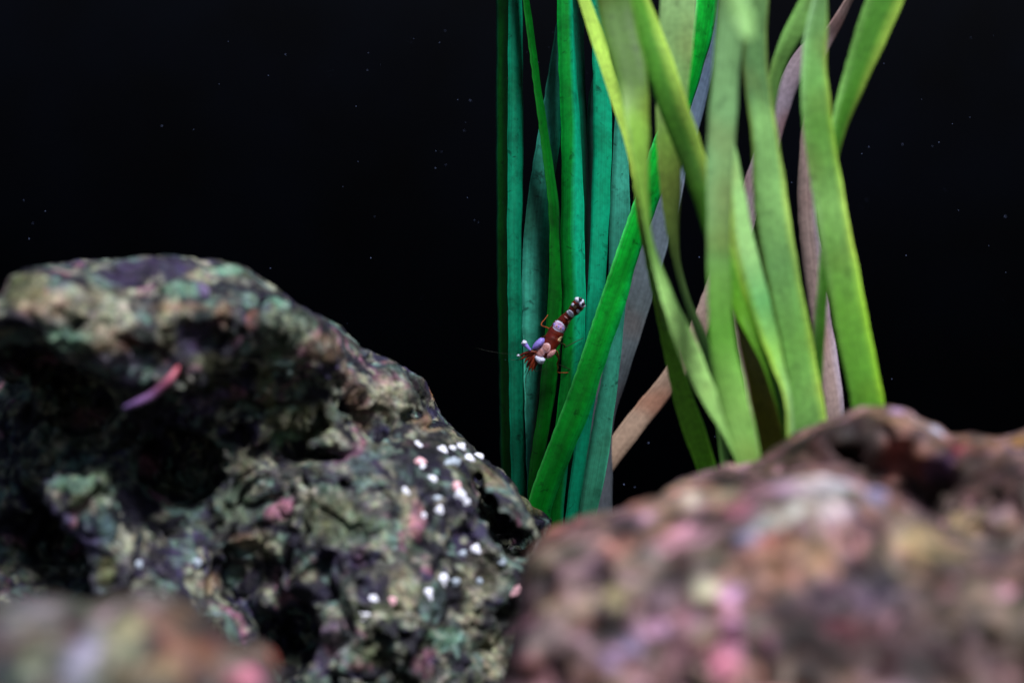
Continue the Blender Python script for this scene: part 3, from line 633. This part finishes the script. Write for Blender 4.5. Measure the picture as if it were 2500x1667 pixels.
# rounded central leaf with a bright right flank, its shading partly in the colour
leaf(LP, m_em, teal, [(1359, 0, 1398, 0), (1361, 100, 1402, 100), (1366, 223, 1411, 223), (1371, 357, 1419, 357), (1371, 446, 1424, 446), (1368, 580, 1427, 580), (1375, 700, 1430, 700), (1375, 853, 1428, 853), (1362, 980, 1408, 980), (1350, 1100, 1390, 1100), (1340, 1230, 1375, 1230)], .3495, fold=.12, belly=.22, crease=.5, half=(.5, lin(0, 128, 40)), **EXT)
# slim dark leaf behind it
leaf(LP, m_em, teal * .3, [(1396, 0, 1425, 0), (1402, 110, 1424, 110), (1409, 223, 1430, 223), (1416, 357, 1436, 357), (1420, 446, 1437, 446), (1424, 600, 1440, 600)], .3575, belly=.1, **EXT)
# clear teal leaf
leaf(LP, m_em, teal, [(1437, 0, 1468, 0), (1446, 112, 1484, 112), (1448, 223, 1491, 223), (1448, 357, 1495, 357), (1442, 536, 1487, 536), (1436, 700, 1478, 700), (1424, 850, 1468, 850), (1410, 1000, 1450, 1000), (1399, 1117, 1432, 1117), (1381, 1247, 1412, 1247)], .353, belly=.1, cols_y=[(0, 1), (.5, .95), (.6, .75), (1, .65)], edge=[('l', .12, teal * .5)], **EXT)
# muted blue green leaf, wide at the bottom
leaf(LP, m_em, mute * 1.15, [(1500, 312, 1528, 312), (1491, 446, 1538, 446), (1487, 580, 1537, 580), (1484, 700, 1530, 700), (1476, 891, 1514, 891), (1452, 1006, 1498, 1006), (1432, 1121, 1487, 1121), (1414, 1236, 1459, 1236)], .3555, belly=.06, edge=[('r', .12, mute * 1.7), ('l', .2, mute * .5)], top_ext=250, root=1345, root_d=.354)
leaf(LP, m_em, mute * .55, [(1450, 180, 1460, 170), (1436, 230, 1452, 230), (1432, 330, 1450, 330), (1434, 420, 1452, 420)], .3590, belly=.1, top_ext=60, root=1345, root_d=.356)
# vivid green leaf crossing in front
leaf(LP, m_em, green * 1.0, edges([(1700, 0), (1690, 90), (1668, 190), (1635, 260), (1605, 312), (1585, 370), (1545, 500), (1516, 580), (1483, 678), (1433, 826), (1399, 930), (1357, 1040), (1330, 1106), (1303, 1178), (1285, 1230)],
     [(1752, 0), (1740, 90), (1712, 180), (1678, 290), (1650, 380), (1612, 482), (1585, 553), (1552, 634), (1523, 769), (1494, 834), (1466, 926), (1441, 1006), (1414, 1067), (1399, 1106), (1372, 1167), (1342, 1250)]), .342, belly=.08, fold=.03, mid=green * .62, edge=[('l', .07, lin(60, 190, 90)), ('r', .3, lin(0, 140, 60))], top_ext=400, root=1320, root_d=.348)
# stem base
tube_obj('root_crown', [at(1335, 2083, .353) + np.array([0, 0, -.0]), at(1335, 2000, .353), at(1335, 1920, .353)], [.0045, .0042, .002], m_em, LP, 12, cols=[deep, deep, deep])

# grey and pinkish leaves behind
GP = empty('aquarium_plant', at(1480, 2010, .372)); tag(GP, 'grey and dull pink strap leaves showing behind the two green plants', 'plant')
gb = lin(104, 120, 136); gp = lin(158, 136, 130); gv = lin(140, 128, 142)
GX = dict(root=1480, root_d=.372)
leaf(GP, m_gr, gv * .8, [(1444, 235, 1452, 235), (1438, 312, 1452, 312), (1433, 446, 1450, 446), (1427, 580, 1446, 580), (1415, 750, 1440, 750), (1400, 920, 1425, 920), (1378, 1080, 1404, 1080), (1357, 1197, 1388, 1197), (1345, 1247, 1380, 1247)], .364, root=1400, root_d=.366, top_ext=60)
leaf(GP, m_gr, gb, edges([(1685, 60), (1662, 172), (1625, 268), (1580, 428), (1552, 500), (1510, 620), (1472, 738), (1445, 861), (1428, 968), (1420, 1040)],
     [(1752, 60), (1744, 172), (1718, 268), (1674, 428), (1659, 500), (1625, 620), (1590, 738), (1552, 861), (1514, 968), (1492, 1040)]), .372, belly=.05, edge=[('l', .25, gb * .5)], cols_y=[(0, (.8, .9, 1.1)), (.4, (1, 1, 1)), (.7, (.8, .75, .62)), (1, (.6, .5, .45))], top_ext=200, **GX)
leaf(GP, m_gr, gp, edges([(2062, 0), (2024, 65), (2000, 90), (1958, 100), (1918, 145), (1887, 237), (1860, 330), (1820, 430), (1790, 520), (1745, 640), (1695, 770), (1660, 850), (1625, 905), (1560, 978), (1500, 1055), (1455, 1130)],
     [(2084, 0), (2040, 96), (2025, 153), (1990, 150), (1962, 160), (1923, 287), (1906, 344), (1870, 450), (1840, 560), (1790, 680), (1727, 815), (1690, 900), (1640, 965), (1560, 1065), (1510, 1130), (1475, 1178)], 16), .379,
     belly=.1, cols_y=[(0, (.75, .7, .7)), (.22, (.75, .85, 1.15)), (.5, (.85, .9, 1.05)), (.72, (1.1, 1.08, .9)), (1, (1.05, 1.0, .78))], root=1330, root_d=.38, top_ext=300)
leaf(GP, m_gr, gp, [(1957, 318, 1972, 318), (1948, 400, 1985, 400), (1945, 500, 1988, 500), (1957, 634, 2008, 634), (1977, 777, 2028, 777), (1995, 880, 2046, 880), (2017, 1013, 2065, 1013)], .325, belly=.15, edge=[('r', .4, lin(170, 156, 170)), ('l', .15, gp * .5)], root=1950, root_d=.33, top_ext=80)
leaf(GP, m_gr, gp * .75, [(1780, 660, 1800, 660), (1790, 780, 1828, 780), (1806, 880, 1840, 880), (1822, 960, 1860, 960)], .335, root=1870, root_d=.335, top_ext=50)
tube_obj('root_crown', [at(1480, 2005, .372), at(1480, 1940, .372)], [.004, .002], m_gr, GP, 12, cols=[gp, gp])

# lime plant, nearer than the focus
RP = empty('aquarium_plant', at(1900, 2250, .31)); tag(RP, 'tall blurred lime green ribbon plant rising behind the pink rock', 'plant')
lime = lin(126, 182, 92); limeY = lin(176, 214, 90); pale = lin(160, 212, 130); ol = lin(84, 110, 34); brn2 = lin(108, 98, 34); lg = lin(84, 152, 48)
X = dict(top_ext=500, root=1900, root_d=.31)
# thin yellow leaf that becomes the dark leftmost one
leaf(RP, m_li, limeY * .9, edges([(1412, 0), (1440, 89), (1471, 179), (1503, 290), (1530, 357), (1545, 430), (1548, 500), (1571, 612), (1597, 745), (1624, 879), (1651, 1013), (1682, 1103), (1707, 1156)],
     [(1440, 0), (1475, 89), (1500, 179), (1529, 290), (1552, 357), (1572, 450), (1582, 545), (1597, 634), (1620, 732), (1642, 821), (1664, 888), (1700, 991), (1736, 1080), (1749, 1130)], 14), .310, W=.0021, tilt=1, cols_y=[(0, 1.15), (.35, 1.1), (.44, (.5, .6, .5)), (.7, (.5, .75, .4)), (1, (.7, 1.1, .45))], edge=[('r', .25, limeY * 1.1)], **X)
# olive top with shade put into its tone, yellow middle, twist, pale lower sweep
leaf(RP, m_li, lime, edges([(1456, 0), (1463, 67), (1489, 134), (1507, 201), (1512, 237), (1534, 335), (1554, 424), (1570, 536), (1584, 603), (1604, 700), (1629, 777), (1646, 839), (1673, 911), (1700, 955), (1736, 1018), (1771, 1071), (1803, 1136)],
     [(1543, 0), (1554, 67), (1576, 134), (1583, 201), (1585, 280), (1584, 357), (1583, 440), (1583, 530), (1592, 590), (1640, 715), (1673, 777), (1700, 835), (1725, 890), (1745, 950), (1775, 1010), (1810, 1071), (1845, 1136)], 17, (.288, .283, .284, .292)), .290, tilt=1, W=.0036,
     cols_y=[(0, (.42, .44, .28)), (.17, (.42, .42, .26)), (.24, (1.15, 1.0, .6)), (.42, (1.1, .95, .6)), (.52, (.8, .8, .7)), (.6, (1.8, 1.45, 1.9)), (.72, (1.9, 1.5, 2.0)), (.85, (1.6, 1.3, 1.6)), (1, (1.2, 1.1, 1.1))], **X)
# strong diagonal from the top
leaf(RP, m_li, lg, edges([(1534, 0), (1552, 89), (1579, 179), (1601, 250), (1623, 312), (1654, 379), (1675, 440), (1700, 510), (1722, 590), (1745, 660), (1770, 723), (1803, 790), (1830, 830), (1852, 871), (1874, 930), (1898, 1000), (1915, 1075)],
     [(1585, 0), (1623, 89), (1654, 179), (1681, 259), (1705, 330), (1725, 390), (1750, 450), (1775, 510), (1800, 580), (1822, 640), (1842, 700), (1862, 770), (1885, 830), (1902, 880), (1918, 930), (1930, 1000), (1945, 1070)], 17), .294, belly=.08,
     edge=[('r', .45, limeY), ('l', .3, lg * .9)], cols_y=[(0, 1.1), (.3, 1.05), (.4, (.8, .7, .7)), (.6, (.9, .9, .8)), (.7, (1.5, 1.25, .7)), (1, (1.2, .9, .5))], **X)
# pale top, brownish olive middle, slim twist
leaf(RP, m_li, lime, edges([(1612, 0), (1606, 100), (1601, 200), (1601, 304), (1605, 402), (1612, 469), (1622, 540), (1635, 610), (1652, 680), (1670, 735), (1690, 795), (1712, 857), (1735, 915)],
     [(1700, 0), (1695, 67), (1688, 156), (1680, 223), (1672, 304), (1661, 379), (1662, 424), (1660, 500), (1656, 580), (1660, 660), (1680, 722), (1702, 770), (1740, 850)], 13), .304, tilt=1, W=.0046,
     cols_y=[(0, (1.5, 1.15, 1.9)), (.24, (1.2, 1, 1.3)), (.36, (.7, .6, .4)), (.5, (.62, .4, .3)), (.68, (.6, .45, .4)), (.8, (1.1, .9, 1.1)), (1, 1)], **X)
# front leaf
leaf(RP, m_li, lime * .9, edges([(1753, 0), (1745, 96), (1741, 191), (1728, 287), (1724, 364), (1726, 500), (1725, 634), (1729, 768), (1736, 902), (1754, 991), (1776, 1058), (1803, 1134)],
     [(1837, 0), (1816, 77), (1807, 134), (1801, 230), (1797, 306), (1790, 400), (1784, 500), (1781, 612), (1786, 740), (1795, 860), (1822, 950), (1843, 1036), (1858, 1116)], 13), .276, belly=.1,
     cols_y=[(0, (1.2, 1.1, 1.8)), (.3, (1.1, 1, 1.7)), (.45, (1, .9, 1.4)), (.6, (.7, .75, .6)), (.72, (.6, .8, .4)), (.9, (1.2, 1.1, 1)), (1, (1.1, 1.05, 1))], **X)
# pale right companion
leaf(RP, m_li, pale, edges([(1765, 364), (1780, 500), (1788, 612), (1820, 701), (1843, 790), (1868, 857), (1898, 924), (1920, 978)],
     [(1797, 364), (1816, 459), (1837, 574), (1865, 679), (1887, 759), (1903, 835), (1920, 924), (1932, 978)], 9), .285, belly=.12, tilt=1, W=.0030, edge=[('l', .25, limeY * .8)], cols_y=[(0, 1), (.4, 1), (.6, (.5, .8, .7)), (.8, (.8, .9, .5)), (1, .8)], top_ext=150, root=1950, root_d=.30)
leaf(RP, m_li, lime * .95, edges([(1830, 0), (1815, 77), (1809, 134), (1814, 210), (1830, 287), (1839, 364), (1837, 440), (1839, 536), (1852, 589), (1874, 701), (1892, 790), (1914, 902), (1923, 991), (1932, 1060)],
     [(1876, 0), (1870, 77), (1874, 172), (1881, 230), (1899, 325), (1914, 421), (1925, 500), (1945, 634), (1959, 714), (1981, 812), (1999, 924), (2021, 1025)], 14), .290, belly=.08,
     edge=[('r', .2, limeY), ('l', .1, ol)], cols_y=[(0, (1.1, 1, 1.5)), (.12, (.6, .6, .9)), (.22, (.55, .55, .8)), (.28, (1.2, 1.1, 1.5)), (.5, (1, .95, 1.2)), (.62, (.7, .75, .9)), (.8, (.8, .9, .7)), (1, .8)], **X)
leaf(RP, m_li, lime * .8, edges([(1952, 0), (1921, 57), (1895, 115), (1879, 165), (1874, 215), (1872, 270)], [(2012, 0), (1978, 60), (1935, 125), (1905, 190), (1893, 240), (1890, 290)], 7), .300, edge=[('l', .3, lime)], **X)
leaf(RP, m_li, lime * .95, edges([(1985, 0), (1967, 38), (1960, 115), (1952, 191), (1956, 268), (1962, 344), (1973, 402), (1987, 498), (2006, 612), (2026, 723), (2044, 835), (2062, 902), (2083, 1000)],
     [(2019, 0), (2021, 77), (2015, 153), (2025, 230), (2029, 287), (2040, 364), (2055, 440), (2067, 517), (2088, 620), (2111, 732), (2133, 857), (2150, 930), (2164, 992)], 14), .287, belly=.06,
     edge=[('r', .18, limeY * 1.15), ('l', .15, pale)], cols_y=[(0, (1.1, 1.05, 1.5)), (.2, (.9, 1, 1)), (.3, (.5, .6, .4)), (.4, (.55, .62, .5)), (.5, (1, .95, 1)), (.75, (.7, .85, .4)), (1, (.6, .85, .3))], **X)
leaf(RP, m_li, lg * .85, edges([(2113, 0), (2086, 77), (2067, 153), (2044, 230), (2032, 287), (2022, 350), (2020, 420)], [(2208, 0), (2174, 77), (2136, 161), (2094, 249), (2063, 318), (2046, 370), (2040, 430)], 8), .293, belly=.08, edge=[('r', .3, limeY), ('l', .2, lime)], **X)
leaf(RP, m_li, brn2 * 2.2, edges([(1794, 777), (1807, 857), (1829, 946), (1843, 1036), (1858, 1116)], [(1812, 777), (1850, 848), (1880, 902), (1905, 955), (1926, 1020), (1940, 1063)], 6), .298, top_ext=120, root=1900, root_d=.31, edge=[('r', .3, limeY * .5)])
leaf(RP, m_li, pale, [(1745, -60, 1790, -80), (1762, 0, 1815, -10), (1785, 45, 1838, 35), (1808, 80, 1842, 70), (1822, 98, 1836, 94)], .225, belly=.1, W=.0022)
tube_obj('root_crown', [at(1900, 2240, .31), at(1900, 2150, .31)], [.0045, .002], m_li, RP, 12, cols=[lg, lg])

# ------------------------------------------------------------------ the shrimp
Z = lambda x, y: (1200 + x / 5.227, 650 + y / 5.227)
DS = .3425
def sp(x, y, dd=0.0): return at(*Z(x, y), DS + dd)
u = mpp(DS) / 5.227
m_body = plain_material('brown_carapace', lin(96, 26, 14), 0.3, noise=(2500, .35), spec=.5, sss=.35)
m_leg = plain_material('leg_brown', lin(140, 66, 30), 0.4, noise=(3000, .35))
m_mouth = plain_material('mouth_brown', lin(122, 44, 20), 0.4, noise=(3000, .35))
m_dark = plain_material('feeler_dark', lin(34, 40, 24), 0.5)
m_lil = plain_material('lilac_patch', lin(160, 142, 238), 0.35, noise=(2600, .25))
m_ros = plain_material('rosy_patch', lin(186, 132, 128), 0.4, noise=(3200, .4))
m_pal = plain_material('pale_rim', lin(214, 170, 176), 0.4)
m_crm = plain_material('cream_patch', lin(180, 150, 110), 0.4, noise=(3200, .3))
m_sad = plain_material('saddle_patch', lin(206, 168, 214), 0.4, noise=(3200, .4))
m_wht = plain_material('white_band', lin(225, 226, 252), 0.35, noise=(3000, .12))
m_blk = plain_material('black_spot', lin(22, 8, 22), 0.3)
SH = empty('shrimp', sp(800, 900)); tag(SH, 'tiny brown shrimp with white and lilac spots clinging head down to the green leaves', 'shrimp')
cl = spline([sp(1165, 430, -.0021), sp(1110, 490, -.0022), sp(1060, 555, -.0019), sp(1005, 610, -.0013), sp(930, 690, -.0006), sp(860, 780, 0), sp(805, 880, .0002), sp(755, 980, .0001), sp(690, 1060, 0), sp(610, 1110, 0), sp(545, 1120, .0001), sp(500, 1135, .0003)], 60)
tt = np.linspace(0, 1, 60)
rad = np.interp(tt, np.array([0, .3, 1, 2, 3, 4, 5, 6, 7, 8, 9, 10, 10.7, 11]) / 11, [30, 62, 80, 72, 56, 70, 90, 100, 102, 104, 88, 56, 40, 10]) * u
# abdominal segments: slightly overlapping rings
ring = 1 + .09 * np.abs(np.sin(tt * 11 * math.pi * 1.15)) * (tt < .62)
body = tube_obj('body', cl, [(r * k, r * k * .95) for r, k in zip(rad, ring)], m_body, SH, 28)
body_bvh = BVHTree.FromObject(body, bpy.context.evaluated_depsgraph_get()) if False else None
bme = body.data; body_bvh = BVHTree.FromPolygons([v.co[:] for v in bme.vertices], [p.vertices[:] for p in bme.polygons])
def patch(cx, cy, ra, rb_, ang, mat, lift=10, name='patch', parent=SH, n=20, rings=6):
    V = []; F = []; a = math.radians(ang)
    def proj(x, y, up):
        d = Vector(at(*Z(x, y), 1.0)).normalized()
        loc, nrm, i, dist = body_bvh.ray_cast(Vector((0, 0, 0)), d)
        if loc is None: return None
        return np.array(loc) - np.array(d) * up * u
    c0 = proj(cx, cy, lift) 
    if c0 is None: c0 = sp(cx, cy)
    V.append(c0); last = c0
    for r in range(1, rings + 1):
        f = r / rings
        for k in range(n):
            b = 2 * math.pi * k / n
            wob = 1.12 + .07 * math.sin(3 * b + cx)
            x, y = ra * f * wob * math.cos(b), rb_ * f * wob * math.sin(b)
            X_, Y_ = cx + x * math.cos(a) + y * math.sin(a), cy - x * math.sin(a) + y * math.cos(a)
            up = lift * (1 - f ** 4) if r < rings else -6
            p = proj(X_, Y_, up)
            if p is None:       # past the flank: wrap down along it
                q = V[-n] if r > 1 else c0
                p = np.array(q) + np.array([0, 12 * u, 0])
            V.append(p)
    for k in range(n): F.append((0, 1 + k, 1 + (k + 1) % n))
    for r in range(rings - 1):
        for k in range(n):
            a0 = 1 + r * n + k; a1 = 1 + r * n + (k + 1) % n
            F.append((a0, a0 + n, a1 + n, a1))
    me = bpy.data.meshes.new(name); me.from_pydata([tuple(v) for v in V], [], F); me.update()
    for p in me.polygons: p.use_smooth = True
    me.materials.append(mat); o = bpy.data.objects.new(name, me); C.objects.link(o)
    o.parent = parent; o.matrix_parent_inverse = parent.matrix_basis.inverted()
    return o
patch(862, 770, 104, 66, -34, m_wht, 4, 'white_spot'); patch(862, 770, 90, 54, -34, m_sad, 6, 'spot_mottle')
for k_ in range(5): patch(800 + 28 * k_, 742 + 14 * k_ + 8 * (k_ % 2), 15, 20, 10, m_ros if k_ % 2 else m_lil, 8, 'spot_mottle', n=10, rings=3)
tube_obj('lilac_spot', spline([sp(518, 1056, -.0009), sp(555, 1025, -.0011), sp(600, 985, -.0012), sp(640, 950, -.0011), sp(668, 925, -.0008)], 14), [u * r for r in np.interp(np.linspace(0, 4, 14), range(5), (10, 34, 46, 44, 12))], m_lil, SH, 14)
patch(615, 1098, 66, 60, 0, m_pal, 5, 'rosy_spot'); patch(615, 1098, 58, 52, 0, m_ros, 7, 'spot_mottle'); patch(695, 1040, 60, 64, 0, m_pal, 9, 'rosy_spot'); patch(695, 1040, 52, 56, 0, m_ros, 11, 'spot_mottle')
tube_obj('rosy_spot', spline([sp(712, 1172, -.0009), sp(740, 1140, -.0012), sp(775, 1105, -.0012), sp(815, 1070, -.0008)], 12), [u * r for r in np.interp(np.linspace(0, 3, 12), range(4), (10, 34, 36, 12))], m_ros, SH, 14); patch(897, 935, 50, 38, 15, m_crm, 12, 'cream_spot'); patch(985, 790, 26, 34, 0, m_crm, 12, 'cream_spot')
patch(998, 712, 30, 20, 50, m_crm, 12, 'cream_spot'); patch(1005, 600, 66, 32, -42, m_wht, 8, 'white_band'); patch(950, 655, 34, 8, -42, m_ros, 8, 'band')
patch(1035, 490, 20, 20, 0, m_wht, 12, 'white_spot'); patch(1066, 518, 22, 20, 0, m_crm, 10, 'cream_spot'); patch(1108, 575, 32, 20, -40, m_wht, 12, 'white_spot')
# tail fan: two leaf shaped blades with a white rim and a dark eye spot
for (x0, y0, x1, y1, sx, sy) in ((1090, 455, 1120, 405, 1128, 424), (1140, 505, 1180, 470, 1166, 484)):
    q = spline([sp(x0, y0, -.0034), sp((x0 + x1) / 2, (y0 + y1) / 2, -.0038), sp(x1, y1, -.0036)], 10)
    f = tube_obj('tail_fan', q, [(u * r, u * r * .6) for r in (20, 32, 42, 45, 46, 45, 42, 36, 25, 6)], m_wht, SH, 14)
    V, F = blob(u * 25, 3, (1, .5, 1)); mesh_obj('black_spot', V + sp(sx, sy, -.0036) + np.array([0, -u * 36, 0]), F, m_blk, f)
q = spline([sp(1125, 455, -.0028), sp(1155, 445, -.0038), sp(1172, 432, -.0034)], 8)
tube_obj('tail_fan', q, [(u * r, u * r * .6) for r in (16, 24, 28, 28, 27, 24, 18, 6)], m_wht, SH, 12)
# eyes on stalks
for pts, rs in (([(500, 1075), (470, 1045), (440, 1010), (418, 985), (405, 968)], (12, 22, 30, 36, 12)), ([(560, 1150), (590, 1180), (620, 1200), (645, 1208), (668, 1212)], (14, 34, 42, 40, 14))):
    q = spline([sp(x, y, -.0012) for x, y in pts], 14)
    e = tube_obj('eye', q, [u * r for r in np.interp(np.linspace(0, 4, 14), range(5), rs)], m_lil if pts[0][0] == 500 else m_wht, SH, 14)
    V, F = blob(u * rs[3] * .95, 9); mesh_obj('eye_tip', V + sp(*pts[3], -.0012) + np.array([0, -u * 6, u * 5]), F, m_wht, e)
# mouthparts, claws and feelers
H = [[(560, 1090), (470, 1100), (400, 1120), (352, 1140)], [(550, 1110), (460, 1130), (400, 1170), (360, 1190)], [(545, 1120), (480, 1160), (440, 1200), (420, 1240)], [(550, 1140), (500, 1210), (460, 1270), (440, 1290)],
     [(560, 1150), (520, 1230), (490, 1300), (478, 1335)], [(570, 1150), (550, 1230), (525, 1300), (515, 1345)], [(580, 1150), (580, 1220), (560, 1270), (548, 1330)], [(565, 1150), (540, 1210), (505, 1250), (470, 1260)], [(575, 1095), (500, 1090), (430, 1105), (375, 1150)], [(555, 1130), (500, 1185), (470, 1230), (445, 1265)], [(575, 1150), (565, 1220), (540, 1280), (530, 1320)]]
for k, pts in enumerate(H):
    q = spline([sp(x, y, -.0009 + .0002 * (k % 4)) for x, y in pts], 10)
    tube_obj('mouthpart', q, [u * r for r in (20, 22, 21, 20, 19, 17, 14, 11, 8, 4)], m_mouth if k % 3 else m_body, SH, 8)
V, F = blob(u * 17, 4); mesh_obj('claw_tip', V + sp(342, 1140, -.001), F, m_wht, SH)
LG = [([(760, 810), (700, 780), (638, 755), (645, 715), (670, 688), (722, 618)], m_leg, 10), ([(870, 985), (920, 1000), (940, 1030), (1000, 1000), (1090, 955), (1175, 915)], m_dark, 8), ([(850, 980), (905, 990), (935, 1010), (925, 1050)], m_leg, 12),
      ([(830, 1080), (850, 1140), (858, 1190), (838, 1240), (850, 1300), (842, 1350), (900, 1358), (1000, 1355)], m_leg, 11), ([(860, 1060), (885, 1110), (878, 1170), (850, 1240), (910, 1275), (1030, 1325)], m_dark, 9),
      ([(800, 1100), (845, 1160), (855, 1230)], m_leg, 11), ([(720, 880), (660, 900), (600, 940), (560, 965)], m_leg, 9)]
for pts, mm, r in LG:
    n_ = len(pts); q = spline([sp(x, y, .0006 + .0055 * i / (n_ - 1)) for i, (x, y) in enumerate(pts)], 24)
    tube_obj('leg', q, [u * r * (1 - .55 * i / 23) * (1.25 if i % 7 == 3 else 1) for i in range(24)], mm, SH, 8)
FE = [([(500, 1100), (420, 1150), (330, 1195), (240, 1188)], 5), ([(500, 1200), (440, 1330), (400, 1400)], 5), ([(490, 1230), (470, 1340), (440, 1420), (425, 1560)], 4), ([(560, 1290), (560, 1340), (600, 1330), (680, 1300), (720, 1200)], 5), ([(480, 1110), (300, 1120), (60, 1100), (-200, 1040)], 1.5), ([(500, 1240), (440, 1450), (470, 1800), (540, 2050)], 1.8), ([(470, 1290), (480, 1360), (490, 1400)], 4)]
for pts, r in FE:
    q = spline([sp(x, y, -.0006) for x, y in pts], 20)
    tube_obj('feeler', q, [u * r * (1 - .5 * i / 19) for i in range(20)], m_dark, SH, 6)

# ------------------------------------------------------------------ drifting specks in the water
rng = random.Random(5)
pos = [(697, 134, 4), (655, 185, 4), (1073, 105, 4), (1087, 76, 3), (395, 308, 4), (473, 317, 3), (869, 260, 3), (874, 395, 3), (1063, 411, 4), (1088, 403, 4), (1064, 369, 3), (1148, 246, 4), (1117, 244, 3), (1136, 300, 3), (1133, 319, 3), (915, 529, 3), (837, 456, 3),
       (110, 516, 4), (80, 545, 4), (71, 583, 4), (1158, 538, 4), (557, 102, 3), (897, 172, 3), (535, 206, 3), (899, 130, 2.5), (1010, 95, 2.5), (1141, 483, 3), (1078, 371, 3), (1707, 628, 5), (2121, 359, 4), (2104, 376, 4), (1932, 446, 4), (2203, 353, 4), (2292, 348, 4), (2276, 358, 3), (2325, 303, 3), (2368, 287, 3), (2454, 529, 5),
       (2370, 93, 3), (2158, 156, 3), (2250, 243, 2.5), (2340, 514, 3), (2212, 624, 4), (2414, 600, 3), (2177, 925, 4), (1583, 1081, 5), (1523, 1183, 6), (1550, 1189, 4), (1755, 1045, 6), (1745, 1066, 4), (1480, 145, 3), (1505, 216, 4), (1424, 50, 2.5), (1262, 145, 3), (1280, 700, 3), (1415, 600, 2.5), (905, 630, 4), (660, 655, 4)]
bm = bmesh.new()
for (px, py, s) in pos: 
    d = rng.uniform(.34, .39); p = at(px, py, d)
    m_ = bmesh.ops.create_icosphere(bm, subdivisions=1, radius=mpp(d) * s * .42)
    for v in m_['verts']: v.co = Vector(v.co * 1.0) * rng.uniform(.8, 1.2) + Vector(p)
for i in range(46):        # dust settled on the blades round the shrimp
    px, py = rng.uniform(1215, 1480), rng.uniform(20, 1150); p = at(px, py, .3465)
    m_ = bmesh.ops.create_icosphere(bm, subdivisions=1, radius=.00006 * rng.choice((.5, .7, 1.0)))
    for v in m_['verts']: v.co = v.co + Vector(p)
for i in range(150):
    px, py = rng.uniform(-500, 3000), rng.uniform(-500, 1500); d = rng.uniform(.33, .55); p = at(px, py, d)
    m_ = bmesh.ops.create_icosphere(bm, subdivisions=1, radius=.00006 * rng.choice((.4, .6, .8, 1.1)))
    for v in m_['verts']: v.co = v.co + Vector(p)
me = bpy.data.meshes.new('drifting_specks'); bm.to_mesh(me); bm.free(); me.materials.append(plain_material('speck_grey', lin(58, 68, 96), .8))
o = bpy.data.objects.new('drifting_specks', me); C.objects.link(o); tag(o, 'fine pale specks drifting in the dark water', 'particles', kind='stuff')
